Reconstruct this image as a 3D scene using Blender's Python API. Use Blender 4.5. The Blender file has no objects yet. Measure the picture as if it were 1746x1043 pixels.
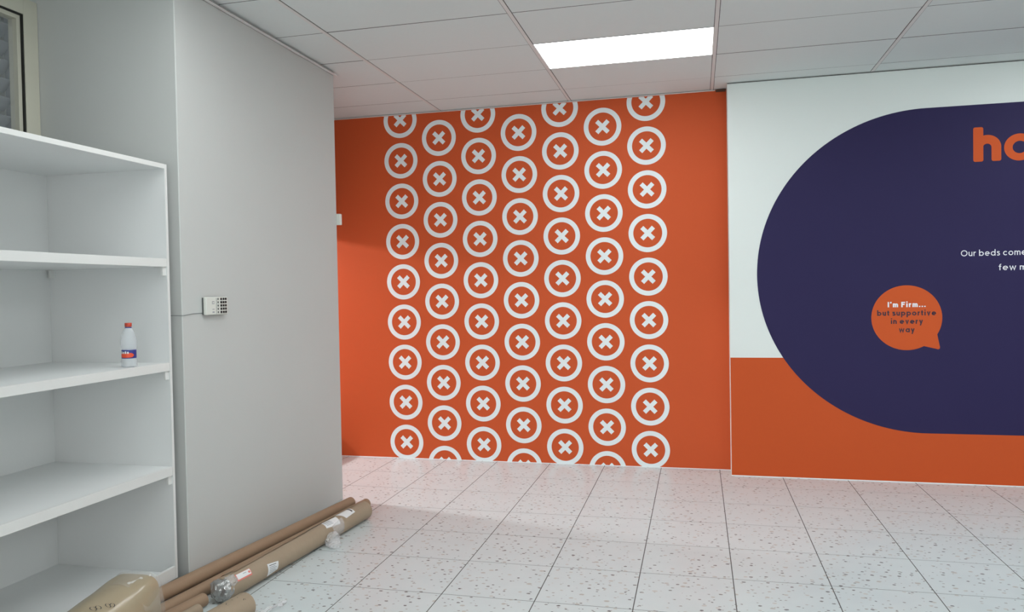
import bpy, bmesh, math, random
from mathutils import Vector, Matrix

C = bpy.context.scene.collection
PI = math.pi
random.seed(7)

# ------------------------------------------------------------------ camera, world, lights, exposure
H = 1.551
FPX = 1298.32
def cam_axes(a, b, c):
    def mul(A, B): return [[sum(A[i][k] * B[k][j] for k in range(3)) for j in range(3)] for i in range(3)]
    base = [[1, 0, 0], [0, 0, -1], [0, 1, 0]]
    Rz = [[math.cos(a), math.sin(a), 0], [-math.sin(a), math.cos(a), 0], [0, 0, 1]]
    Rx = [[1, 0, 0], [0, math.cos(b), -math.sin(b)], [0, math.sin(b), math.cos(b)]]
    Rr = [[math.cos(c), -math.sin(c), 0], [math.sin(c), math.cos(c), 0], [0, 0, 1]]
    return mul(mul(mul(Rr, Rx), base), Rz)
MV = cam_axes(.2394, .0212, -.0182)
cam = bpy.data.cameras.new('camera')
cam_ob = bpy.data.objects.new('camera', cam); C.objects.link(cam_ob)
cam.sensor_width = 36; cam.lens = FPX / 1746 * 36
rt, dn, fw = (Vector(r) for r in MV)
m3 = Matrix((rt, -dn, -fw)).transposed()
cam_ob.matrix_world = Matrix.Translation((0, 0, H)) @ m3.to_4x4()
cam.clip_start = .05
bpy.context.scene.camera = cam_ob

wd = bpy.data.worlds.new('world'); bpy.context.scene.world = wd; wd.use_nodes = True
wd.node_tree.nodes['Background'].inputs[0].default_value = (.92, .96, 1, 1)
wd.node_tree.nodes['Background'].inputs[1].default_value = .35
vs = bpy.context.scene.view_settings
vs.view_transform = 'Standard'; vs.look = 'None'; vs.gamma = 1; vs.use_curve_mapping = False
vs.exposure = -0.32
PANEL_STRENGTH = 9.0

def lamp(name, loc, rot, size, power, col=(1, 1, 1)):
    l = bpy.data.lights.new(name, 'AREA'); l.shape = 'RECTANGLE'
    l.size, l.size_y = size; l.energy = power; l.color = col
    o = bpy.data.objects.new(name, l); C.objects.link(o); o.location = loc; o.rotation_euler = rot
    return o
# light in the neighbouring space beyond the opening of the left wall
lamp('side_room_lamp', (-6.2, 6.05, 2.62), (0, math.radians(-76), 0), (.3, .3), 180, (.97, .98, 1))
# broad fill light added behind the camera, no known source there 
lamp('front_fill_light', (1.6, -3.5, 1.6), (math.radians(90), 0, 0), (5.5, 2.6), 120, (.99, .99, 1))


# ------------------------------------------------------------------ materials
def lin(c):
    c = c / 255
    return c / 12.92 if c <= .04045 else ((c + .055) / 1.055) ** 2.4
def rgb(r, g, b): return (lin(r), lin(g), lin(b), 1)
def mat(name, col, rough=.6, spec=.5, noise=0, nscale=8, bump=0, bscale=60, metal=0, emit=None, coat=0):
    m = bpy.data.materials.new(name); m.use_nodes = True
    nt = m.node_tree; p = nt.nodes['Principled BSDF']
    p.inputs['Base Color'].default_value = col
    p.inputs['Roughness'].default_value = rough
    p.inputs['Specular IOR Level'].default_value = spec
    p.inputs['Metallic'].default_value = metal
    p.inputs['Coat Weight'].default_value = coat
    p.inputs['Coat Roughness'].default_value = .12
    tc = nt.nodes.new('ShaderNodeTexCoord')
    if noise:
        n = nt.nodes.new('ShaderNodeTexNoise'); n.inputs['Scale'].default_value = nscale; n.inputs['Detail'].default_value = 4
        nt.links.new(tc.outputs['Object'], n.inputs['Vector'])
        mx = nt.nodes.new('ShaderNodeMix'); mx.data_type = 'RGBA'
        mx.inputs['A'].default_value = tuple(v * (1 - noise) for v in col[:3]) + (1,)
        mx.inputs['B'].default_value = tuple(min(1, v * (1 + noise)) for v in col[:3]) + (1,)
        nt.links.new(n.outputs['Fac'], mx.inputs['Factor']); nt.links.new(mx.outputs['Result'], p.inputs['Base Color'])
    if bump:
        n = nt.nodes.new('ShaderNodeTexNoise'); n.inputs['Scale'].default_value = bscale; n.inputs['Detail'].default_value = 3
        nt.links.new(tc.outputs['Object'], n.inputs['Vector'])
        b = nt.nodes.new('ShaderNodeBump'); b.inputs['Strength'].default_value = bump; b.inputs['Distance'].default_value = .004
        nt.links.new(n.outputs['Fac'], b.inputs['Height']); nt.links.new(b.outputs['Normal'], p.inputs['Normal'])
    if emit:
        p.inputs['Emission Color'].default_value = emit[:3] + (1,); p.inputs['Emission Strength'].default_value = emit[3]
    return m

def terrazzo():
    m = bpy.data.materials.new('terrazzo'); m.use_nodes = True
    nt = m.node_tree; N = nt.nodes.new; L = nt.links.new
    p = nt.nodes['Principled BSDF']
    tc = N('ShaderNodeTexCoord'); oi = N('ShaderNodeObjectInfo')
    sc = N('ShaderNodeVectorMath'); sc.operation = 'SCALE'; sc.inputs['Scale'].default_value = 137.0
    cmb = N('ShaderNodeCombineXYZ'); L(oi.outputs['Random'], cmb.inputs[0]); L(oi.outputs['Random'], cmb.inputs[1])
    L(cmb.outputs[0], sc.inputs[0])
    ad = N('ShaderNodeVectorMath'); ad.operation = 'ADD'; L(tc.outputs['Object'], ad.inputs[0]); L(sc.outputs[0], ad.inputs[1])
    ns = N('ShaderNodeTexNoise'); ns.inputs['Scale'].default_value = 60; L(ad.outputs[0], ns.inputs['Vector'])
    nsc = N('ShaderNodeVectorMath'); nsc.operation = 'SCALE'; nsc.inputs['Scale'].default_value = .010; L(ns.outputs['Color'], nsc.inputs[0])
    ad2 = N('ShaderNodeVectorMath'); ad2.operation = 'ADD'; L(ad.outputs[0], ad2.inputs[0]); L(nsc.outputs[0], ad2.inputs[1])
    sq = N('ShaderNodeVectorMath'); sq.operation = 'MULTIPLY'; sq.inputs[1].default_value = (1, 1, 0); L(ad2.outputs[0], sq.inputs[0])
    base = None
    n2 = N('ShaderNodeTexNoise'); n2.inputs['Scale'].default_value = 7; L(ad.outputs[0], n2.inputs['Vector'])
    mxb = N('ShaderNodeMix'); mxb.data_type = 'RGBA'
    mxb.inputs['A'].default_value = rgb(205, 214, 215); mxb.inputs['B'].default_value = rgb(214, 222, 222)
    L(n2.outputs['Fac'], mxb.inputs['Factor']); prev = mxb.outputs['Result']
    for scale, rot, gate, rad, ca, cb in ((17, .3, .70, .17, (128, 128, 126), (84, 84, 86)), (21, 1.1, .62, .16, (182, 180, 176), (144, 143, 142)), (13, 2.0, .6, .17, (200, 198, 192), (182, 179, 172))):
        mp = N('ShaderNodeMapping'); mp.inputs['Rotation'].default_value = (0, 0, rot); mp.inputs['Scale'].default_value = (1, 1.35, 1)
        L(sq.outputs[0], mp.inputs['Vector'])
        v = N('ShaderNodeTexVoronoi'); v.voronoi_dimensions = '2D'; v.inputs['Scale'].default_value = scale; L(mp.outputs[0], v.inputs['Vector'])
        sp = N('ShaderNodeSeparateColor'); L(v.outputs['Color'], sp.inputs[0])
        g = N('ShaderNodeMath'); g.operation = 'GREATER_THAN'; g.inputs[1].default_value = gate; L(sp.outputs[0], g.inputs[0])
        rr = N('ShaderNodeMath'); rr.operation = 'MULTIPLY_ADD'; rr.inputs[1].default_value = rad * .7; rr.inputs[2].default_value = rad * .45; L(sp.outputs[1], rr.inputs[0])
        df = N('ShaderNodeMath'); df.operation = 'SUBTRACT'; L(rr.outputs[0], df.inputs[0]); L(v.outputs['Distance'], df.inputs[1])
        st = N('ShaderNodeMapRange'); st.inputs['From Min'].default_value = 0; st.inputs['From Max'].default_value = .03; L(df.outputs[0], st.inputs['Value'])
        f = N('ShaderNodeMath'); f.operation = 'MULTIPLY'; L(g.outputs[0], f.inputs[0]); L(st.outputs[0], f.inputs[1])
        cm = N('ShaderNodeMix'); cm.data_type = 'RGBA'; cm.inputs['A'].default_value = rgb(*ca); cm.inputs['B'].default_value = rgb(*cb); L(sp.outputs[2], cm.inputs['Factor'])
        mx = N('ShaderNodeMix'); mx.data_type = 'RGBA'; L(f.outputs[0], mx.inputs['Factor']); L(prev, mx.inputs['A']); L(cm.outputs['Result'], mx.inputs['B'])
        prev = mx.outputs['Result']
    L(prev, p.inputs['Base Color'])
    p.inputs['Roughness'].default_value = .28; p.inputs['Specular IOR Level'].default_value = .45
    return m

def film(name, alpha, rough=.15, tint=(.9, .9, .9, 1), bump=.6, bscale=50):
    m = bpy.data.materials.new(name); m.use_nodes = True
    nt = m.node_tree; p = nt.nodes['Principled BSDF']; out = nt.nodes['Material Output']
    p.inputs['Base Color'].default_value = tint; p.inputs['Roughness'].default_value = rough
    tr = nt.nodes.new('ShaderNodeBsdfTransparent'); mx = nt.nodes.new('ShaderNodeMixShader')
    mx.inputs[0].default_value = alpha
    tc = nt.nodes.new('ShaderNodeTexCoord')
    if bump:
        n = nt.nodes.new('ShaderNodeTexNoise'); n.inputs['Scale'].default_value = bscale; nt.links.new(tc.outputs['Object'], n.inputs['Vector'])
        b = nt.nodes.new('ShaderNodeBump'); b.inputs['Strength'].default_value = bump; b.inputs['Distance'].default_value = .01
        nt.links.new(n.outputs['Fac'], b.inputs['Height']); nt.links.new(b.outputs['Normal'], p.inputs['Normal'])
    nt.links.new(tr.outputs[0], mx.inputs[1]); nt.links.new(p.outputs[0], mx.inputs[2]); nt.links.new(mx.outputs[0], out.inputs[0])
    return m

M = {}
M['wall'] = mat('wall_paint', rgb(199, 201, 198), .55, .3, noise=.015, nscale=2, bump=.06, bscale=120)
M['orange'] = mat('orange_vinyl', rgb(212, 92, 50), .6, .18, noise=.02, nscale=1.5)
M['orange_mural'] = mat('orange_mural_vinyl', rgb(207, 88, 42), .6, .18, noise=.02, nscale=1.5)
M['vinyl_white'] = mat('white_vinyl', rgb(240, 248, 250), .6, .18)
M['mural_white'] = mat('mural_white', rgb(236, 242, 239), .6, .18, noise=.01, nscale=1.5)
M['navy'] = mat('navy_vinyl', rgb(48, 42, 82), .55, .16, noise=.03, nscale=2)
M['bubble'] = mat('bubble_orange', rgb(212, 92, 44), .6, .18)
M['text_white'] = mat('text_white', rgb(245, 245, 250), .45)
M['text_dark'] = mat('text_dark', rgb(52, 18, 44), .45)
M['ceil'] = mat('ceiling_tile', rgb(225, 231, 230), .8, .2, noise=.012, nscale=30, bump=.1, bscale=300)
M['tee'] = mat('ceiling_tee', rgb(226, 224, 222), .5, .3)
M['seam'] = mat('seam_shadow', rgb(96, 94, 92), .8, .1)
M['dark'] = mat('dark_void', rgb(40, 40, 42), .9, .1)
M['grout'] = mat('grout', rgb(100, 100, 99), .9, .1)
M['terrazzo'] = terrazzo()
M['shelf'] = mat('white_board', rgb(231, 233, 232), .38, .4, noise=.008, nscale=4)
M['edge'] = mat('white_edge_band', rgb(226, 227, 224), .35, .4)
M['alu'] = mat('beige_frame', rgb(204, 202, 186), .45, .4, noise=.03, nscale=6)
M['gasket'] = mat('black_gasket', rgb(12, 12, 12), .5)
M['slat'] = mat('shutter_slat', rgb(136, 141, 148), .5, .4)
M['kraft_red'] = mat('kraft_tube_brown', rgb(158, 132, 108), .6, .3, noise=.06, nscale=6, bump=.12, bscale=80)
M['kraft'] = mat('kraft_paper', rgb(164, 147, 126), .65, .25, noise=.07, nscale=5, bump=.25, bscale=30)
M['kraft_tan'] = mat('kraft_in_film', rgb(166, 151, 124), .35, .5, noise=.09, nscale=7, bump=.35, bscale=14, coat=.5)
M['sticker'] = mat('paper_sticker', rgb(232, 234, 234), .5)
M['pink'] = mat('pink_print', rgb(226, 130, 120), .5)
M['ink'] = mat('ink', rgb(60, 58, 58), .7)
M['print_grey'] = mat('grey_print', rgb(160, 165, 170), .6)
M['film'] = film('clear_film', .36)
M['wrap'] = film('tight_film', .16, .1, (.75, .72, .66, 1), 1.0, 22)
M['bubblewrap'] = film('crumpled_film', .85, .14, (.46, .46, .45, 1), .6, 40)
M['bubblewrap'].node_tree.nodes['Principled BSDF'].inputs['Metallic'].default_value = .55
M['bottle'] = film('clear_bottle', .33, .08, (.82, .87, .9, 1), .2, 30)
M['cap'] = mat('red_cap', rgb(196, 70, 48), .4)
M['label_blue'] = mat('label_blue', rgb(44, 50, 130), .4)
M['label_red'] = mat('label_red', rgb(232, 84, 52), .4)
M['plastic'] = mat('white_plastic', rgb(222, 224, 216), .4, .4)
M['plastic_grey'] = mat('grey_plastic', rgb(90, 94, 92), .5)
M['key'] = mat('black_key', rgb(16, 16, 18), .5)
M['cable'] = mat('thin_cable', rgb(120, 124, 122), .6)
M['diffuser'] = mat('light_diffuser', rgb(250, 250, 250), .5, emit=(.945, .985, 1, PANEL_STRENGTH))
M['glass'] = film('window_glass', .10, .02, (.8, .85, .85, 1), 0)

# ------------------------------------------------------------------ helpers
def link(name, me, m, parent=None, loc=None):
    o = bpy.data.objects.new(name, me); C.objects.link(o)
    if m is not None and len(me.materials) == 0: me.materials.append(m)
    if loc is not None: o.location = loc
    if parent is not None:
        o.parent = parent
    return o
def done(name, bm, m, parent=None, loc=None, smooth=False, normals=True):
    if normals: bmesh.ops.recalc_face_normals(bm, faces=bm.faces)
    me = bpy.data.meshes.new(name); bm.to_mesh(me); bm.free()
    if smooth:
        for p in me.polygons: p.use_smooth = True
        me.set_sharp_from_angle(angle=math.radians(35))
    return link(name, me, m, parent, loc)
def add_box(bm, a, b, bev=0):
    vs_ = [bm.verts.new((x, y, z)) for z in (a[2], b[2]) for y in (a[1], b[1]) for x in (a[0], b[0])]
    fs = []
    for f in ((0, 1, 3, 2), (4, 6, 7, 5), (0, 4, 5, 1), (1, 5, 7, 3), (3, 7, 6, 2), (2, 6, 4, 0)):
        fs.append(bm.faces.new([vs_[i] for i in f]))
    if bev:
        es = set(e for f in fs for e in f.edges)
        bmesh.ops.bevel(bm, geom=list(es), offset=bev, segments=1, affect='EDGES')
def box(name, a, b, m, parent=None, bev=0):
    bm = bmesh.new(); add_box(bm, a, b, bev); return done(name, bm, m, parent)
def empty(name, loc=(0, 0, 0), rz=0):
    o = bpy.data.objects.new(name, None); C.objects.link(o); o.location = loc; o.rotation_euler = (0, 0, rz); return o
def tag(o, label=None, cat=None, group=None, kind=None):
    if label: o['label'] = label
    if cat: o['category'] = cat
    if group: o['group'] = group
    if kind: o['kind'] = kind
    return o
def struct(o, label=None, cat=None):
    o['kind'] = 'structure'
    if label: o['label'] = label
    if cat: o['category'] = cat
    return o
def frame_of(p0, p1):
    p0 = Vector(p0); d = (Vector(p1) - p0); ln = d.length; d.normalize()
    u = d.cross(Vector((0, 0, 1))).normalized(); w = u.cross(d)
    return p0, d, u, w, ln
def tube_bm(p0, p1, r, wall=.004, seg=40, hollow=True, jitter=0, rings=1, squash=1, rad=None, sq_end=0):
    p0, d, u, w, ln = frame_of(p0, p1)
    bm = bmesh.new()
    def ring(s, rr, jj=0):
        out = []
        for k in range(seg):
            a = 2 * PI * k / seg
            te = max(0, (s / ln - .82) / .18) * sq_end
            se = 1 / (abs(math.sin(a)) ** 4 + abs(math.cos(a)) ** 4) ** .25
            q = rr * (1 + te * (se * .94 - 1)) * (1 + jj * (math.sin(3 * a + 7 * s) * .5 + math.sin(5 * a - 11 * s + 1) * .35 + math.sin(2 * a + 23 * s) * .3))
            out.append(bm.verts.new(p0 + d * s + u * (math.sin(a) * q) + w * (math.cos(a) * q * squash)))
        return out
    outer = [ring(ln * i / rings, r * (rad(i / rings) if rad else 1), jitter) for i in range(rings + 1)]
    for A, B in zip(outer, outer[1:]):
        for k in range(seg): bm.faces.new((A[k], A[(k + 1) % seg], B[(k + 1) % seg], B[k]))
    if hollow:
        inner = [ring(0, r * (rad(0) if rad else 1) - wall, jitter), ring(ln, r * (rad(1) if rad else 1) - wall, jitter)]
        for k in range(seg):
            k2 = (k + 1) % seg
            bm.faces.new((inner[0][k], inner[0][k2], inner[1][k2], inner[1][k]))
            bm.faces.new((outer[0][k], outer[0][k2], inner[0][k2], inner[0][k]))
            bm.faces.new((outer[-1][k], outer[-1][k2], inner[1][k2], inner[1][k]))
    else:
        bm.faces.new(outer[0]); bm.faces.new(outer[-1])
    return bm
def patch(name, p0, p1, r, corners, m, parent, lift=.0008, n=8):
    """thin sheet lying on a tube; corners = four (distance along, angle in degrees) in order"""
    p0, d, u, w, ln = frame_of(p0, p1)
    bm = bmesh.new(); g = []
    for i in range(n + 1):
        row = []
        for j in range(n + 1):
            s, t = i / n, j / n
            def L2(k): return (corners[0][k] * (1 - s) * (1 - t) + corners[1][k] * s * (1 - t) + corners[2][k] * s * t + corners[3][k] * (1 - s) * t)
            S, A = L2(0), math.radians(L2(1))
            q = r + lift
            row.append(bm.verts.new(p0 + d * S + u * (math.sin(A) * q) + w * (math.cos(A) * q)))
        g.append(row)
    for i in range(n):
        for j in range(n): bm.faces.new((g[i][j], g[i + 1][j], g[i + 1][j + 1], g[i][j + 1]))
    return done(name, bm, m, parent, smooth=True)
def lathe(name, prof, m, parent, seg=32):
    bm = bmesh.new(); rows = []
    for r, z in prof:
        rows.append([bm.verts.new((math.cos(2 * PI * k / seg) * r, math.sin(2 * PI * k / seg) * r, z)) for k in range(seg)])
    for A, B in zip(rows, rows[1:]):
        for k in range(seg): bm.faces.new((A[k], A[(k + 1) % seg], B[(k + 1) % seg], B[k]))
    bm.faces.new(rows[0]); bm.faces.new(rows[-1])
    return done(name, bm, m, parent, smooth=True)

# flat prints on walls facing -Y: everything lives in (x, z) at a depth y
def poly_bm(bm, pts, y):
    bm.faces.new([bm.verts.new((x, y, z)) for x, z in pts])
def ring2d(bm, cx, cz, ro, ri, y, seg=64, ky=1):
    A = [bm.verts.new((cx + math.cos(2 * PI * k / seg) * ro, y, cz + math.sin(2 * PI * k / seg) * ro * ky)) for k in range(seg)]
    B = [bm.verts.new((cx + math.cos(2 * PI * k / seg) * ri, y, cz + math.sin(2 * PI * k / seg) * ri * ky)) for k in range(seg)]
    for k in range(seg): bm.faces.new((A[k], A[(k + 1) % seg], B[(k + 1) % seg], B[k]))
def thicken(bm, t):
    """give a flat print facing -Y its small thickness towards the wall"""
    fs = list(bm.faces)
    bmesh.ops.recalc_face_normals(bm, faces=fs)
    r = bmesh.ops.extrude_face_region(bm, geom=fs)
    vs_ = [v for v in r['geom'] if isinstance(v, bmesh.types.BMVert)]
    bmesh.ops.translate(bm, verts=vs_, vec=(0, t, 0))
def clip_z(bm, z0, z1):
    for co, no in (((0, 0, z0), (0, 0, -1)), ((0, 0, z1), (0, 0, 1))):
        bmesh.ops.bisect_plane(bm, geom=bm.verts[:] + bm.edges[:] + bm.faces[:], plane_co=co, plane_no=no, clear_outer=True)
    return len(bm.faces)

# ------------------------------------------------------------------ setting
CZ = 3.192            # ceiling underside
YB, YM, XM = 6.6356, 6.4377, .2525
XL = -3.475           # left wall
XC, YC0, YC1 = -2.61, 3.446, 5.226     # white column: face and its two ends
XR, YF = 5.0, -3.6

# floor: slab plus tiles of their own
T = .486; FX, FY = .1628, 5.6144
floor = struct(box('floor', (-9, YF, -.12), (XR, YB + .3, -.0007), M['grout']), 'white terrazzo tile floor')
bm = bmesh.new(); add_box(bm, (-.2404, -.2406, -.01), (.2404, .2406, 0), .0003)
bmesh.ops.recalc_face_normals(bm, faces=bm.faces)
tile_me = bpy.data.meshes.new('floor_tile'); bm.to_mesh(tile_me); bm.free(); tile_me.materials.append(M['terrazzo'])
rest = bmesh.new(); nt_ = 0
for j in range(-3, 20):
    cy = FY - T * (j + .5)
    for i in range(-8, 11):
        cx = FX + T * (i + .5)
        x0, x1, y0, y1 = cx - .2404, cx + .2404, cy - .2406, cy + .2406
        if x0 > XR or y1 < YF: continue
        if y0 > YB: continue
        near = y0 > 1.7 and x0 > -3.0
        x1c, y1c = min(x1, XR), min(y1, YB)
        if x0 > XM - .01 and y0 > YM: continue
        if near and x1 <= XR and y1 <= YB and nt_ < 296:
            o = link('floor_tile', tile_me, None, floor, (cx, cy, 0)); nt_ += 1
        elif near:
            bm = bmesh.new(); add_box(bm, (x0 - cx, y0 - cy, -.01), (x1c - cx, y1c - cy, 0), .0003)
            o = done('floor_tile', bm, M['terrazzo'], floor, (cx, cy, 0)); nt_ += 1
        else:
            add_box(rest, (x0, y0, -.01), (x1c, y1c, 0))
for i in range(1, 9):
    add_box(rest, (XL - .5 * i, 4.6, -.01), (XL - .5 * (i - 1) - .003, YB, 0))
o = done('distant_floor_tiles', rest, M['terrazzo'], floor); o['kind'] = 'stuff'

# ceiling: dark void above, tiles, tees
ceiling = struct(box('ceiling', (-9, YF, CZ + .03), (XR, YB + .3, CZ + .15), M['dark']), 'suspended ceiling of white rectangular tiles')
CX0, CY0 = -2.2637, 4.4302
bm = bmesh.new(); add_box(bm, (-.585, -.2978, 0), (.585, .2978, .016), .0006)
bmesh.ops.recalc_face_normals(bm, faces=bm.faces)
ct_me = bpy.data.meshes.new('ceiling_tile'); bm.to_mesh(ct_me); bm.free(); ct_me.materials.append(M['ceil'])
lights = {(1, 1)}
for q in (1, 4):
    for r_ in (1, -3, -7, -11): lights.add((q, r_))
lights.add((0, -3)); lights.add((3, -2)); lights.add((5, -1)); lights.discard((1, 1)); lights = {(1, 1)} | lights  # unseen panels, one of them added to brighten the right side
rnd = random.Random(3)
def solid_tile(x0, x1, y0, y1):
    cx, cy = (x0 + x1) / 2, (y0 + y1) / 2
    bm = bmesh.new(); add_box(bm, (x0 - cx, y0 - cy, 0), (x1 - cx, y1 - cy, .016), .001)
    return done('ceiling_tile', bm, M['ceil'], ceiling, (cx, cy, CZ))
for i in range(-1, 7):
    for j in range(-14, 4):
        x0, x1 = CX0 + 1.2 * (i) , CX0 + 1.2 * (i + 1)
        y0, y1 = CY0 + .6 * j, CY0 + .6 * (j + 1)
        if (i, j) in lights: continue
        xa, xb, ya, yb = x0 + .0150, min(x1 - .0150, XR), max(y0 + .0022, YF), min(y1 - .0022, YB)
        if xa > XR or yb <= ya: continue
        if i == -1 and j == -14: pass
        full = xb == x1 - .0150 and ya == y0 + .0022 and yb == y1 - .0022
        if full:
            o = link('ceiling_tile', ct_me, None, ceiling, ((x0 + x1) / 2, (y0 + y1) / 2, CZ + rnd.uniform(0, .0012)))
            o.rotation_euler = (rnd.uniform(-.003, .003), rnd.uniform(-.001, .001), 0)
        else:
            solid_tile(xa, xb, ya, yb)
solid_tile(-9, CX0 - 1.2 - .0135, 2.9, YB)
for i in range(-1, 7):
    x = CX0 + 1.2 * i
    if x > XR: continue
    box('ceiling_tee', (x - .0115, YF, CZ - .003), (x + .0115, YB, CZ + .012), M['tee'], ceiling)
    box('ceiling_seam', (x - .0158, YF, CZ + .0004), (x + .0158, YB, CZ + .010), M['seam'], ceiling)
for i in range(-1, 7):
    x0, x1 = CX0 + 1.2 * i + .0115, min(CX0 + 1.2 * (i + 1) - .0115, XR)
    if x0 > XR: continue
    for j in range(-13, 4):
        y = CY0 + .6 * j; s = .0025 if rnd.random() < .5 else -.0025
        box('ceiling_seam', (x0, y - .0030, CZ + .0002), (x1, y + .0030, CZ + .01), M['seam'], ceiling)

# walls
wall_back = struct(box('wall_back', (-9, YB, 0), (XM + .0, YB + .12, CZ + .03), M['orange']), 'orange wall printed with white ringed crosses')
mural = struct(box('wall_right_mural', (XM + .004, YM, .0), (XR, YB + .12, CZ + .03), M['mural_white']), 'white wall with orange base and navy rounded panel')
mural.name = 'wall_back_mural'
box('side_return', (XM, YM, .0), (XM + .004, YB, CZ + .0), M['mural_white'], mural)
struct(box('wall_right', (XR, YF, 0), (XR + .12, YB, CZ + .03), M['wall']))
struct(box('wall_front', (-9, YF - .12, 0), (XR, YF, CZ + .03), M['wall']))
column = struct(box('wall_column', (XL - .12, YC0, 0), (XC, YC1, CZ + .03), M['wall'], bev=.004), 'pale grey column wall between shelf and orange wall')
# left wall: window stretch beside the shelf, opening behind the column
WY0, WY1, WZ0, WZ1 = 2.15, 3.385, 1.45, 3.12
bm = bmesh.new()
add_box(bm, (XL - .12, YF, 0), (XL, WY0, CZ + .03)); add_box(bm, (XL - .12, WY1, 0), (XL, YC0, CZ + .03))
add_box(bm, (XL - .12, WY0, 0), (XL, WY1, WZ0)); add_box(bm, (XL - .12, WY0, WZ1), (XL, WY1, CZ + .03))
wl = struct(done('wall_left', bm, M['wall']))
OZ0, OZ1 = .30, 2.10
bm = bmesh.new()
add_box(bm, (XL - .12, YC1, 0), (XL, YC1 + .15, CZ + .03))
add_box(bm, (XL - .12, YC1 + .15, 0), (XL, YB, OZ0)); add_box(bm, (XL - .12, YC1 + .15, OZ1), (XL, YB, CZ + .03))
struct(done('wall_left_alcove', bm, M['wall']))
struct(box('wall_side_room', (-9.1, 4.4, 0), (-9, YB, CZ + .03), M['wall']))
struct(box('wall_side_room_near', (-9, 4.4, 0), (XL - .12, 4.5, CZ + .03), M['wall']))

# trims
struct(box('trim_1', (XC - .001, YC0 - .02, CZ - .026), (XC + .022, YC1 + .02, CZ - .020), M['tee']), 'white metal angle under the ceiling along the column')
struct(box('trim_shadow_gap', (XC - .001, YC0 - .02, CZ - .026), (XC + .003, YC1 + .0, CZ - .006), M['grout']))  # dark strip colouring in the shadow gap above the angle
struct(box('trim_3', (-3.4, YB - .018, CZ - .010), (XM - .09, YB, CZ - .0045), M['tee']))
struct(box('trim_4', (XM, YM - .006, CZ - .010), (XR, YM, CZ - .0045), M['grout']))
struct(box('trim_5', (XM - .085, YB - .03, CZ - .020), (XM - .005, YB, CZ - .008), mat('rusty_angle', rgb(84, 62, 48), .7)), 'short rusty bracket in the ceiling corner')
struct(box('trim_6', (-3.4, YB - .004, .0), (XM, YB - .0005, .004), M['vinyl_white']))
struct(box('trim_7', (XM, YM - .004, .0), (XR, YM - .0005, .006), M['vinyl_white']))

# printed rings with crosses
WX0, WZ, PX, PZ = -2.6528, H + 1.3987, .3738, .3733
RO, RI = .1632, .1222
def cross_pts(cx, cz):
    L_, w_ = .139 / 2, .0367 / 2
    pts = [(w_, w_), (w_, L_), (-w_, L_), (-w_, w_), (-L_, w_), (-L_, -w_), (-w_, -w_), (-w_, -L_), (w_, -L_), (w_, -w_), (L_, -w_), (L_, w_)]
    c = math.cos(PI / 4)
    return [(cx + (x - z) * c, cz + (x + z) * c) for x, z in pts]
def motif(cz=None):
    a = bmesh.new(); ring2d(a, 0, 0, RO, RI, 0)
    b = bmesh.new(); P_ = cross_pts(0, 0)
    for q4 in ((0, 1, 2, 3), (3, 4, 5, 6), (6, 7, 8, 9), (9, 10, 11, 0), (0, 3, 6, 9)): poly_bm(b, [P_[k] for k in q4], 0)
    bmesh.ops.remove_doubles(b, verts=b.verts, dist=1e-6)
    out = []
    for nm, q in (('printed_ring', a), ('printed_cross', b)):
        n = 1
        if cz is not None: n = clip_z(q, .002 - cz, CZ - .012 - cz)
        if not n: out.append(None); q.free(); continue
        thicken(q, .0008)
        me = bpy.data.meshes.new(nm); q.to_mesh(me); q.free(); me.materials.append(M['vinyl_white']); out.append(me)
    return out
full = motif()
for i in range(7):
    for j in range(-2, 11):
        cz = WZ - PZ * (j + (.5 if i % 2 == 0 else 0)); cx = WX0 + PX * i
        if cz - RO > CZ - .06 or cz + RO < .01: continue
        a, b = full if (cz - RO > .01 and cz + RO < CZ - .015) else motif(cz)
        ro = link('printed_ring', a, None, wall_back, (cx, YB - .0012, cz))
        if b is not None:
            link('printed_cross', b, None, ro)

# mural prints
def flat(name, polys, y, m, parent, t=.0008):
    bm = bmesh.new()
    for p in polys: poly_bm(bm, p, y)
    thicken(bm, t); return done(name, bm, m, parent)
flat('orange_base_band', [[(XM, .007), (XR, .007), (XR, .967), (XM, .967)]], YM - .001, M['orange_mural'], mural, .0009)
SCX, SCZ, SR = 1.714, 1.634, 1.247
pts = []
for k in range(97):
    a = PI / 2 + PI * k / 96
    pts.append((SCX + SR * math.cos(a), SCZ + SR * math.sin(a)))
for k in range(1, 60):
    a = -PI / 2 + PI * k / 60
    pts.append((3.55 + SR * math.cos(a), SCZ + SR * math.sin(a)))
navy = flat('navy_panel', [pts], YM - .0022, M['navy'], mural, .001)
# speech bubble
BX, BZ, BR = 1.565, 1.280, .2505
pts = []
a0, a1 = math.radians(-31), math.radians(-61)
for k in range(80):
    a = a0 + (2 * PI + a1 - a0) * k / 79
    pts.append((BX + BR * math.cos(a), BZ + BR * math.sin(a)))
pts += [(1.770, 1.0405), (1.785, 1.036), (1.796, 1.040), (1.7985, 1.052)]
bub = flat('speech_bubble', [pts], YM - .0034, M['bubble'], mural, .001)

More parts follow.
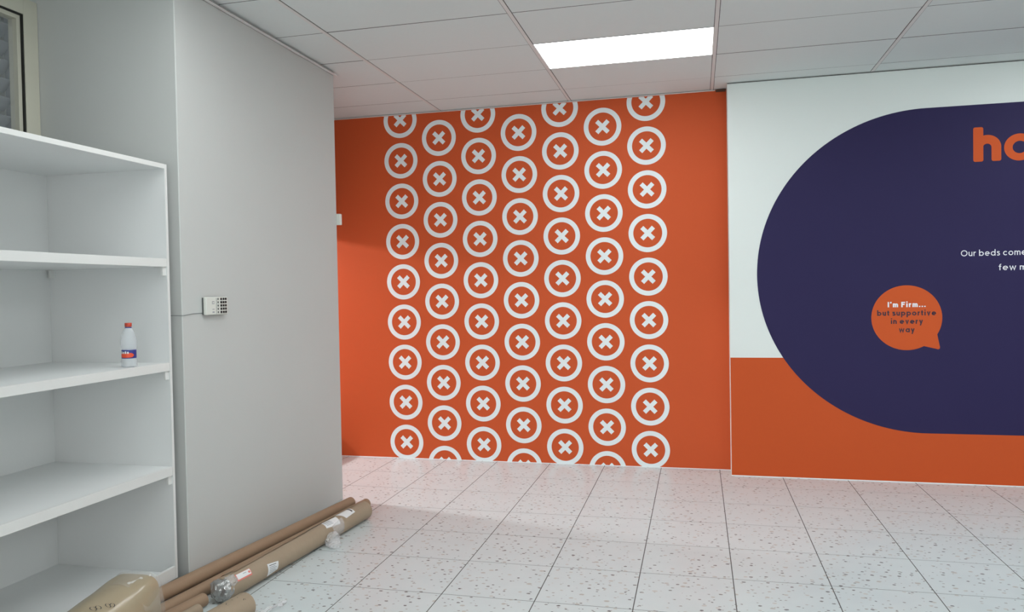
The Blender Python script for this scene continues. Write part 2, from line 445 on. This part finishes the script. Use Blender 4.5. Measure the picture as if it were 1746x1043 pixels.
# lettering: a small stroke alphabet, x-height 1
def arc(cx, cy, rx, ry, a0, a1, n=14):
    return [(cx + rx * math.cos(math.radians(a0 + (a1 - a0) * k / n)), cy + ry * math.sin(math.radians(a0 + (a1 - a0) * k / n))) for k in range(n + 1)]
def glyphs(w):
    h = w / 2; R = .5 - h; q = .40 - h
    g = {}
    g['o'] = ([arc(.5, .5, R, R, 0, 360, 28)], 1.0)
    g['O'] = ([arc(.7, .7, .7 - h, .7 - h, 0, 360, 36)], 1.4)
    g['c'] = ([arc(.5, .5, R, R, 48, 312, 22)], .88)
    g['e'] = ([[(.5 - R, .5), (.5 + R, .5)] + arc(.5, .5, R, R, 0, 312, 26)[1:]], 1.0)
    g['b'] = ([[(h, 0), (h, 1.46)], arc(.5, .5, R, R, 0, 360, 28)], 1.0)
    g['d'] = ([[(1 - h, 0), (1 - h, 1.46)], arc(.5, .5, R, R, 0, 360, 28)], 1.0)
    g['p'] = ([[(h, -.44), (h, 1)], arc(.5, .5, R, R, 0, 360, 28)], 1.0)
    g['a'] = ([[(1 - h, 0), (1 - h, 1)], arc(.5, .5, R, R, 0, 360, 28)], 1.0)
    g['u'] = ([[(h, 1)] + arc(.4, .4, q, .4 - h, 180, 360) + [], [(.8 - h, 1), (.8 - h, 0)]], .8)
    g['n'] = ([[(h, 0), (h, 1)], arc(.4, .6, q, .4 - h, 180, 0) + [(.8 - h, 0)]], .8)
    q2 = .36 - h
    g['m'] = ([[(h, 0), (h, 1)], arc(.36, .62, q2, .38 - h, 180, 0) + [(.72 - h, 0)], arc(.36 + 2 * q2, .62, q2, .38 - h, 180, 0) + [(.72 - h + 2 * q2, 0)]], .72 + 2 * q2)
    g['r'] = ([[(h, 0), (h, 1)], arc(.42, .55, .42 - h, .45 - h, 180, 75)], .52)
    g['s'] = ([[(.62, .84), (.5, .92 - h * .4), (.34, 1 - h), (.18, .92 - h * .3), (.15, .76), (.22, .63), (.36, .55), (.52, .46), (.6, .33), (.55, .17), (.4, h * .9), (.22, h), (.06, .16)]], .68)
    g['t'] = ([[(.24, 1.3), (.24, .26)] + arc(.24 + .2, .26, .2, .26 - h, 180, 275, 6)[1:], [(0, 1 - h), (.5, 1 - h)]], .52)
    g['f'] = ([[(.24, 0), (.24, 1.15)] + arc(.48, 1.15, .24, .33 - h, 180, 85, 6)[1:], [(0, 1 - h), (.5, 1 - h)]], .52)
    g['v'] = ([[(h, 1), (.42, 0 + h * .4), (.84 - h, 1)]], .84)
    g['y'] = ([[(h, 1), (.44, .08)], [(.88 - h, 1), (.28, -.44)]], .88)
    g['w'] = ([[(h, 1), (.36, h * .5), (.65, .9), (.94, h * .5), (1.3 - h, 1)]], 1.3)
    g['i'] = ([[(h, 0), (h, 1)], [(h, 1.2), (h, 1.2 + w * .9)]], w)
    g['I'] = ([[(h, 0), (h, 1.4)]], w)
    g['F'] = ([[(h, 0), (h, 1.4 - h), (.82, 1.4 - h)], [(h, .74), (.72, .74)]], .82)
    g["'"] = ([[(h, 1.42), (h * .7, 1.02)]], w)
    g['.'] = ([[(h, 0), (h, w)]], w)
    g[' '] = ([], .42)
    return g
def ribbon(bm, pts, w, y, caps=True):
    h = w / 2; n = len(pts)
    closed = (Vector(pts[0]) - Vector(pts[-1])).length < 1e-5
    L_, R_ = [], []
    for k in range(n):
        if closed:
            a = Vector(pts[(k - 1) % (n - 1)]); b = Vector(pts[(k + 1) % (n - 1)])
            t = (b - a).normalized(); miter = 1
        else:
            p = Vector(pts[k])
            t1 = (p - Vector(pts[k - 1])).normalized() if k else None
            t2 = (Vector(pts[k + 1]) - p).normalized() if k < n - 1 else None
            if t1 is None: t, miter = t2, 1
            elif t2 is None: t, miter = t1, 1
            else:
                t = (t1 + t2)
                if t.length < 1e-4: t = t1
                t = t.normalized(); miter = 1 / max(.45, t.dot(t1))
        nn = Vector((-t.y, t.x)) * h * miter
        p = Vector(pts[k]); L_.append(p + nn); R_.append(p - nn)
    V = [(bm.verts.new((a.x, y, a.y)), bm.verts.new((b.x, y, b.y))) for a, b in zip(L_, R_)]
    for (a, b), (c, d) in zip(V, V[1:]):
        bm.faces.new((a, b, d, c))
def text(name, s, x0, x1, z, xh, w, y, m, parent):
    g = glyphs(w); x = 0; strokes = []
    for i, ch in enumerate(s):
        st, adv = g[ch]
        for p in st: strokes.append([(px + x, py) for px, py in p])
        x += adv + (.24 if ch != ' ' else .0)
    x -= .24
    k = (x1 - x0) / x
    bm = bmesh.new(); layer = 0
    for p in strokes:
        b2 = bmesh.new(); ribbon(b2, [(a * xh, b * xh) for a, b in p], w * xh, 0)
        for f in b2.faces:
            bm.faces.new([bm.verts.new((x0 + v.co.x / xh * k, y - .00008 * (layer % 3), z + v.co.z)) for v in f.verts])
        b2.free(); layer += 1
    bmesh.ops.remove_doubles(bm, verts=bm.verts, dist=1e-6)
    return done(name, bm, m, parent)
ty = YM - .0036
text('lettering', "Our beds come", 1.946, 2.386, 1.743, .0325, .19, ty, M['text_white'], mural)
text('lettering', "few m", 2.201, 2.386, 1.632, .0325, .19, ty, M['text_white'], mural)
ty2 = YM - .0042
text('lettering', "I'm Firm...", 1.432, 1.700, 1.362, .0295, .31, ty2, M['text_white'], bub)
text('lettering', "but supportive", 1.356, 1.773, 1.297, .030, .29, ty2, M['text_dark'], bub)
text('lettering', "in every", 1.454, 1.681, 1.233, .030, .29, ty2, M['text_dark'], bub)
text('lettering', "way", 1.511, 1.622, 1.168, .030, .29, ty2, M['text_dark'], bub)
# large h o
def rrect(x0, x1, z0, z1, r):
    out = []
    for cx, cz, a in ((x1 - r, z1 - r, 0), (x0 + r, z1 - r, 90), (x0 + r, z0 + r, 180), (x1 - r, z0 + r, 270)):
        for k in range(5): out.append((cx + r * math.cos(math.radians(a + 22.5 * k)), cz + r * math.sin(math.radians(a + 22.5 * k))))
    return out
bm = bmesh.new()
poly_bm(bm, rrect(2.034, 2.102, 2.452, 2.710, .013), ty)
poly_bm(bm, rrect(2.157, 2.222, 2.452, 2.575, .013), ty - .00008)
ribbon(bm, arc(2.128, 2.556, .0615, .0605, 180, 0, 24), .0655, ty - .00016)
done('large_letter', bm, M['bubble'], mural)
bm = bmesh.new(); ring2d(bm, 2.345, 2.546, .104, .0475, ty, 56, .965)
done('large_letter', bm, M['bubble'], mural)

# ------------------------------------------------------------------ window in the left wall above the shelf
win = struct(empty('window_1', (XL, (WY0 + WY1) / 2, WZ0)), 'window with beige frame and black gasket above the shelf')
def wbox(name, a, b, m, parent, bev=.001):
    ox, oy, oz = XL, (WY0 + WY1) / 2, WZ0
    return box(name, (a[0] - ox, a[1] - oy, a[2] - oz), (b[0] - ox, b[1] - oy, b[2] - oz), m, parent, bev)
bm = bmesh.new()
ox, oy, oz = XL, (WY0 + WY1) / 2, WZ0
def ringbox(bm, y0, y1, z0, z1, w, xa, xb):
    for a, b in (((y0, z0), (y0 + w, z1)), ((y1 - w, z0), (y1, z1)), ((y0 + w, z0), (y1 - w, z0 + w)), ((y0 + w, z1 - w), (y1 - w, z1))):
        add_box(bm, (xa - ox, a[0] - oy, a[1] - oz), (xb - ox, b[0] - oy, b[1] - oz), .001)
ringbox(bm, WY0 - .01, YC0 - .002, WZ0 - .03, WZ1 + .03, .088, XL - .07, XL + .012)
done('window_frame', bm, M['alu'], win)
bm = bmesh.new(); ringbox(bm, WY0 + .078, YC0 - .090, WZ0 + .058, WZ1 - .058, .008, XL - .06, XL + .008)
done('gasket', bm, M['gasket'], win)
bm = bmesh.new(); ringbox(bm, WY0 + .086, YC0 - .098, WZ0 + .066, WZ1 - .066, .022, XL - .06, XL - .004)
sash = done('sash', bm, M['alu'], win)
wbox('window_pane', (XL - .034, WY0 + .105, WZ0 + .085), (XL - .030, YC0 - .118, WZ1 - .085), M['glass'], win, 0)
for k in range(17):
    z = WZ0 + .06 + .098 * k
    b_ = bmesh.new(); add_box(b_, (-.003, -.60, -.044), (.003, .582, .044), .001)
    s_ = done('shutter_slat', b_, M['slat'], win)
    s_.location = (-.098, 0, z - WZ0); s_.rotation_euler = (0, math.radians(48), 0)
wbox('shutter_guide', (XL - .118, 3.353, WZ0 + .002), (XL - .072, 3.383, WZ1 - .002), M['slat'], win)
struct(box('wall_beyond_window', (XL - .75, WY0 - .9, .8), (XL - .70, YC0 + .0, CZ + .03), M['dark']))

# ------------------------------------------------------------------ shelf unit
SX, SXB, SY1, SY0 = -2.633, -3.36, 3.385, 1.50
sh = tag(empty('shelf_unit', (SX, (SY0 + SY1) / 2, 0)), 'tall empty white open shelving unit against the left wall, in front of the column', 'shelf')
so = Vector((SX, (SY0 + SY1) / 2, 0))
def sbox(name, a, b, m, parent=sh, bev=.0012):
    return box(name, tuple(Vector(a) - so), tuple(Vector(b) - so), m, parent, bev)
TH = .017
sbox('side_panel', (SXB, SY1 - TH, .096), (SX - .001, SY1, 2.224), M['shelf'])
sbox('side_panel', (SXB, SY0, .096), (SX - .001, SY0 + TH, 2.224), M['shelf'])
sbox('edge_band', (SX - .001, SY1 - TH, .096), (SX + .0005, SY1, 2.224), M['edge'], bev=.0003)
bp_ = sbox('back_panel', (SXB - .012, SY0, .09), (SXB, SY1, 2.224), M['shelf'])
sbox('top_board', (SXB, SY0 + TH, 2.200), (SX - .001, SY1 - TH, 2.224), M['shelf'])
sbox('edge_band', (SX - .001, SY0, 2.2005), (SX + .001, SY1 - TH - .0005, 2.2238), M['edge'], bev=.0003)
for z1, z0 in ((1.742, 1.700), (1.210, 1.168), (.675, .630)):
    s = sbox('shelf_board', (SXB, SY0 + TH, z0), (SX - .016, SY1 - TH, z1), M['shelf'])
    sbox('shelf_lipping', (SX - .016, SY0 + TH, z0), (SX + .001, SY1 - TH - .001, z1 + .0005), M['edge'])
    for yy, sg in ((SY1 - TH, -1), (SY0 + TH, 1)):
        for xx in (SX - .006, SXB + .03):
            b_ = bmesh.new()
            for a, b in (((xx - .055, 0, -.005), (xx, sg * .024, 0)), ((xx - .012, 0, -.044), (xx, sg * .026, -.005))):
                add_box(b_, (a[0] - so.x, min(a[1], b[1]) + yy - so.y, a[2] + z0), (b[0] - so.x, max(a[1], b[1]) + yy - so.y, b[2] + z0), .0006)
            done('shelf_bracket', b_, M['edge'], sh)
sbox('bottom_board', (SXB, SY0 + TH, .100), (SX - .016, SY1 - TH, .122), M['shelf'])
sbox('shelf_lipping', (SX - .016, SY0 + TH, .096), (SX + .001, SY1 - TH - .0005, .160), M['edge'])
sbox('plinth', (SXB + .03, SY0 + .03, 0), (SX - .07, SY1 - .03, .0965), M['grout'])
bm = bmesh.new(); bmesh.ops.create_cone(bm, cap_ends=True, segments=12, radius1=.008, radius2=.008, depth=.002, matrix=Matrix.Translation((SXB - so.x + .0008, 2.93 - so.y, .345)) @ Matrix.Rotation(PI / 2, 4, 'Y'))
done('screw_hole', bm, M['key'], sh)

# bottle
bot = tag(empty('water_bottle', (-2.690, 3.150, 1.2105)), 'small clear plastic bottle with red cap on the middle shelf', 'bottle')
lathe('bottle_body', [(.030, 0), (.0355, .004), (.0360, .03), (.0325, .044), (.0325, .082), (.0365, .095), (.0372, .120), (.034, .148), (.026, .172), (.015, .190), (.0135, .196), (.0135, .204)], M['bottle'], bot)
lathe('cap', [(.0150, .1955), (.0158, .197), (.0158, .2125), (.0148, .214)], M['cap'], bot)
lathe('cap_ring', [(.0150, .1885), (.0152, .1895), (.0152, .1935), (.0148, .194)], M['label_blue'], bot)
lb = lathe('bottle_label', [(.0329, .043), (.0332, .0435), (.0332, .0835), (.0329, .084)], M['label_blue'], bot)
def on_cyl(name, r, a0, a1, z0, z1, m, parent, n=10, ell=False):
    bm = bmesh.new(); g = []
    for k in range(n + 1):
        t = k / n; a = math.radians(a0 + (a1 - a0) * t)
        e = math.sqrt(max(0.02, 1 - (2 * t - 1) ** 4)) if ell else 1
        zc, zh = (z0 + z1) / 2, (z1 - z0) / 2 * e
        g.append((bm.verts.new((r * math.cos(a), r * math.sin(a), zc - zh)), bm.verts.new((r * math.cos(a), r * math.sin(a), zc + zh))))
    for (a, b), (c, d) in zip(g, g[1:]): bm.faces.new((a, c, d, b))
    return done(name, bm, m, parent, smooth=True)
on_cyl('label_patch', .0336, -135, -10, .047, .070, M['label_red'], lb, ell=True)
for k in range(4): on_cyl('label_print', .0340, -118 + 18 * k, -106 + 18 * k, .066, .078 - .002 * (k % 2), M['sticker'], lb, 3)

# ------------------------------------------------------------------ alarm keypad on the column
kp = tag(empty('alarm_keypad', (XC, 3.7025, 1.4925)), 'small white alarm keypad with black buttons on the grey column', 'keypad')
def kbox(name, a, b, m, parent=kp, bev=.0015): return box(name, a, b, m, parent, bev)
W2, H2 = .0970, .0490
kbox('back_plate', (0, -W2 + .004, -H2 + .003), (.012, W2 - .004, H2 - .003), M['plastic_grey'])
kbox('casing', (.010, -W2, -H2), (.030, W2, H2), M['plastic'], bev=.004)
def yy(px): return 3.605 + (px - 343) / 38 * .195 - 3.7025
for r_ in range(5):
    z = .0375 - .0182 * r_
    for px in (368.6, 372.8, 376.8):
        kbox('button', (.030, yy(px) - .0070, z - .0062), (.0335, yy(px) + .0070, z + .0062), M['key'], bev=.0012)
    kbox('status_light', (.030, yy(363.4) - .005, z - .0055), (.0315, yy(363.4) + .005, z + .0055), M['plastic_grey'], bev=.001)
kbox('legend_strip', (.030, yy(361) - .006, -.044), (.0305, yy(361) + .002, .043), mat('legend', rgb(178, 182, 176), .5), bev=0)
for a, b in ((.022, .026), (.010, .014), (-.020, -.016), (-.038, -.030)):
    kbox('printed_mark', (.030, yy(354) - .003, a), (.0304, yy(357), b), M['print_grey'], bev=0)
kbox('printed_mark', (.030, yy(353.6) - .003, .010), (.0304, yy(353.8), .026), M['print_grey'], bev=0)
kbox('printed_mark', (.030, yy(356.7), .010), (.0304, yy(357), .026), M['print_grey'], bev=0)
cu = bpy.data.curves.new('keypad_cable', 'CURVE'); cu.dimensions = '3D'; cu.bevel_depth = .0016; cu.bevel_resolution = 2
sp = cu.splines.new('BEZIER')
cp = [(XC + .002, 3.610, 1.455), (XC + .002, 3.53, 1.4545), (XC + .002, YC0 + .004, 1.448), (XC - .004, YC0 - .002, 1.448), (XC - .20, YC0 - .002, 1.451)]
sp.bezier_points.add(len(cp) - 1)
for p, q in zip(sp.bezier_points, cp): p.co = q; p.handle_left_type = p.handle_right_type = 'AUTO'
cu.materials.append(M['cable'])
cab = bpy.data.objects.new('keypad_cable', cu); C.objects.link(cab)
bpy.context.view_layer.update()
cab_me = bpy.data.meshes.new_from_object(cab.evaluated_get(bpy.context.evaluated_depsgraph_get()))
bpy.data.objects.remove(cab); cab = bpy.data.objects.new('keypad_cable', cab_me); C.objects.link(cab)
tag(cab, 'thin grey cable running from the alarm keypad round the column corner', 'cable')

# small white box on the far end of the column
jb = tag(empty('junction_box', (XC + .004, YC1, 2.10)), 'small white box peeking past the column edge before the orange wall', 'box')
box('box_base', (-.06, 0, -.041), (.024, .030, .041), M['plastic'], jb, .003)
box('box_cover', (-.056, .030, -.036), (.020, .036, .036), M['plastic'], jb, .002)

# ------------------------------------------------------------------ ceiling light panels
def panel(i, j):
    cx, cy = CX0 + 1.2 * (i + .5), CY0 + .6 * (j + .5)
    t = empty('ceiling_light', (cx, cy, CZ))
    bm = bmesh.new()
    for a, b in (((-.5885, -.2985), (.5885, -.2925)), ((-.5885, .2925), (.5885, .2985)), ((-.5885, -.2925), (-.5825, .2925)), ((.5825, -.2925), (.5885, .2925))):
        add_box(bm, (a[0], a[1], -.001), (b[0], b[1], .02), .0008)
    done('light_frame', bm, M['tee'], t)
    bm = bmesh.new(); add_box(bm, (-.5825, -.2925, .001), (.5825, .2925, .018))
    done('diffuser', bm, M['diffuser'], t)
    return t
for (i, j) in sorted(lights):
    t = panel(i, j)
    if (i, j) == (1, 1): tag(t, 'lit white rectangular ceiling light panel before the orange wall', 'ceiling light')
    else: tag(t, 'ceiling light panel in the nearer part of the room outside the frame', 'ceiling light', 'ceiling light panels outside the frame')

# ------------------------------------------------------------------ rolls and tubes on the floor
def roll(name, label, p0, p1, r, m, cat='tube', **k):
    b = Vector(p0); b.z = 0
    t = tag(empty(name, b), label, cat)
    q0, q1 = Vector(p0) - b, Vector(p1) - b
    body = done('tube_wall', tube_bm(q0, q1, r, **k), m, t, smooth=True)
    return t, q0, q1
roll('cardboard_tube', 'long thin brown cardboard tube nearest the column', (-2.5945, 3.12, .0837), (-2.4545, 5.035, .039), .037, M['kraft_red'])
roll('cardboard_tube', 'thin brown cardboard tube behind the labelled paper roll', (-2.541, 3.0, .035), (-2.335, 5.04, .035), .034, M['kraft_red'])
roll('cardboard_tube', 'short brown tube beside the wrapped end of labelled roll', (-2.515, 2.62, .033), (-2.418, 3.295, .033), .033, M['kraft_red'])
roll('cardboard_tube', 'short tan tube lowest in the frame next to the big roll', (-2.437, 2.62, .030), (-2.368, 3.185, .030), .0295, M['kraft'])

# C: fat kraft roll with stickers
pC0, pC1, rC = (-2.3552, 3.355, .060), (-2.240, 4.80, .060), .060
t, q0, q1 = roll('paper_roll', 'long kraft paper roll with white stickers lying on the floor', pC0, pC1, rC, M['kraft'], 'paper roll', hollow=True, jitter=.012, rings=24, wall=.006)
ds = .0652
def S(s): return s + ds
patch('sticker', q0, q1, rC, [(S(.0), 26), (S(.112), 30), (S(.104), 66), (S(-.008), 62)], M['pink'], t, .0012)
st = patch('sticker', q0, q1, rC, [(S(.006), 28), (S(.108), 32), (S(.101), 58), (S(-.002), 56)], M['sticker'], t, .0020)
patch('printed_mark', q0, q1, rC, [(S(.088), 40), (S(.102), 41), (S(.099), 52), (S(.085), 51)], M['pink'], st, .0026, 2)
patch('printed_mark', q0, q1, rC, [(S(.05), 38), (S(.075), 39), (S(.074), 42), (S(.049), 41)], M['print_grey'], st, .0026, 2)
st = patch('sticker', q0, q1, rC, [(S(.234), 58), (S(.326), 70), (S(.318), 112), (S(.228), 122)], M['sticker'], t, .0014)
for k in range(5):
    patch('printed_mark', q0, q1, rC, [(S(.245), 68 + 9 * k), (S(.305 - .01 * (k % 2)), 74 + 8 * k), (S(.304 - .01 * (k % 2)), 77 + 8 * k), (S(.244), 71 + 9 * k)], M['print_grey'] if k else M['ink'], st, .0020, 3)
st = patch('sticker', q0, q1, rC, [(S(.86), -8), (S(1.01), 2), (S(.985), 62), (S(.84), 46)], M['sticker'], t, .0014)
for k in range(4):
    patch('printed_mark', q0, q1, rC, [(S(.862), 4 + 9 * k), (S(.93), 8 + 9 * k), (S(.929), 11 + 9 * k), (S(.861), 7 + 9 * k)], M['ink'] if k == 0 else M['print_grey'], st, .0020, 3)
st = patch('sticker', q0, q1, rC, [(S(1.02), -30), (S(1.20), -20), (S(1.19), 42), (S(1.07), 50)], M['sticker'], t, .0014)
patch('printed_mark', q0, q1, rC, [(S(1.17), -15), (S(1.185), -15), (S(1.178), 30), (S(1.163), 30)], M['ink'], st, .0020, 4)
# lapped paper edge along the top
patch('paper_seam', q0, q1, rC, [(S(-.02), -10), (S(1.33), -12), (S(1.33), -50), (S(-.02), -45)], M['kraft'], t, .0035, 10)
patch('paper_seam', q0, q1, rC, [(S(.02), 8), (S(.70), -4), (S(.70), -16), (S(.02), -16)], M['kraft_red'], t, .0045, 10)
# crumpled film knotted round the near end
def crumple(name, c, rad, m, parent, seed, sq=(1, 1, 1), amp=.35, sub=3):
    rn = random.Random(seed); bm = bmesh.new()
    bmesh.ops.create_icosphere(bm, subdivisions=sub, radius=1)
    ks = [(Vector((rn.uniform(-1, 1), rn.uniform(-1, 1), rn.uniform(-1, 1))).normalized() * rn.uniform(2, 9), rn.uniform(0, 6)) for _ in range(9)]
    for v in bm.verts:
        d = sum(abs(math.sin(k.dot(v.co) + ph)) for k, ph in ks) / len(ks) - .6
        s = 1 + amp * d * 2 + rn.uniform(-.05, .05)
        v.co = Vector((c[0] + v.co.x * s * rad * sq[0], c[1] + v.co.y * s * rad * sq[1], c[2] + v.co.z * s * rad * sq[2]))
    return done(name, bm, m, parent)
cb = Vector((pC0[0], pC0[1], 0))
crumple('film_wrap', Vector((-2.352, 3.352, .0605)) - cb, .059, M['bubblewrap'], t, 5, (1.0, .70, 1.0), .34, 3)
crumple('film_wrap', Vector((-2.330, 3.385, .092)) - cb, .040, M['film'], t, 9, (.9, 1.1, .8), .3)
patch('film_strip', q0, q1, rC, [(S(.89), 50), (S(1.03), 30), (S(1.01), 120), (S(.90), 130)], M['film'], t, .003)
crumple('film_scrap', Vector((-2.205, 4.26, .040)) - cb, .050, M['film'], t, 13, (.75, 1.25, .8), .45)
crumple('film_scrap', Vector((-2.170, 4.22, .020)) - cb, .034, M['film'], t, 17, (1.0, 1.3, .55), .5)

# F: rolled kraft sheet at the bottom edge with scribbles
pF0, pF1, rF = (-2.205, 2.55, .062), (-2.130, 3.215, .062), .061
tF, q0, q1 = roll('rolled_kraft_sheet', 'short rolled kraft sheet with pen scribbles and loose film beside it', pF0, pF1, rF, M['kraft'], 'paper roll', hollow=True, jitter=.01, rings=12, wall=.003)
rs = random.Random(4)
for k in range(9):
    s0 = .56 + rs.uniform(-.05, .07); a = rs.uniform(0, 45); ds_, da = rs.uniform(-.018, .018), rs.uniform(-9, 9)
    patch('pen_stroke', q0, q1, rF, [(s0, a), (s0 + ds_, a + da), (s0 + ds_ + .0025, a + da + 1.5), (s0 + .0025, a + 1.5)], M['ink'], tF, .0016, 2)
fb = Vector((pF0[0], pF0[1], 0))
bm = bmesh.new(); rows = []
for i in range(9):
    u_ = i / 8; row = []
    for j in range(5):
        v_ = j / 4
        x = -2.075 + .045 * u_ + .02 * v_; y = 3.20 + .21 * u_ - .10 * v_ * (1 - u_ * .8)
        z = .012 + .02 * abs(math.sin(5 * u_ + 2 * v_)) * (1 - .4 * u_) + .006 * math.sin(17 * u_ + 9 * v_)
        row.append(bm.verts.new(Vector((x, y, z)) - fb))
    rows.append(row)
for i in range(8):
    for j in range(4): bm.faces.new((rows[i][j], rows[i + 1][j], rows[i + 1][j + 1], rows[i][j + 1]))
done('loose_film', bm, M['film'], tF, smooth=True)

# G: big roll in clear film at the lower left
pG0, pG1, rG = (-2.365, 1.95, .135), (-2.434, 2.855, .210), .129
tG, q0, q1 = roll('wrapped_roll', 'large tan roll wrapped in shiny clear film in front of the shelf', pG0, pG1, rG, M['kraft_tan'], 'paper roll', hollow=False, jitter=.02, rings=30, seg=56, sq_end=1, rad=lambda s: 1 - .05 * max(0, (s - .9) / .1) ** 2 + .02 * math.sin(9 * s))
def frill(s):
    return 1
fr = tube_bm(q0 + (q1 - q0) * .86, q1 + (q1 - q0) * .02, rG * 1.012, hollow=False, jitter=.05, rings=10, seg=56, sq_end=1, rad=lambda s: 1 - .03 * s)
done('film_wrap', fr, M['wrap'], tG, smooth=True)
for cs, ca, rs_, ra in ((.588, 20, .010, 6), (.606, 24, .009, 5), (.640, 32, .008, 5), (.655, 36, .010, 4)):
    for k in range(10):
        b0, b1 = 2 * PI * k / 10, 2 * PI * (k + 1) / 10
        A_, B_ = (cs + rs_ * math.cos(b0), ca + ra * math.sin(b0)), (cs + rs_ * math.cos(b1), ca + ra * math.sin(b1))
        patch('pen_stroke', q0, q1, rG, [A_, B_, (B_[0] + .0022, B_[1] + 1.2), (A_[0] + .0022, A_[1] + 1.2)], M['ink'], tG, .0055, 1)
M['glint'] = film('folded_film', .5, .05, (.9, .88, .82, 1), .9, 60)
for s0, s1, a0_, a1_ in ((.80, .87, 18, 26), (.885, .915, 26, 31), (.83, .855, 34, 38)):
    fd = patch('film_fold', q0, q1, rG, [(s0, a0_), (s1, a0_ + 7), (s1, a1_ + 5), (s0, a1_ - 2)], M['glint'], tG, .006, 6)
    for v in fd.data.vertices: v.co.z += .006 * math.sin(v.co.y * 140) * math.cos(v.co.x * 120)
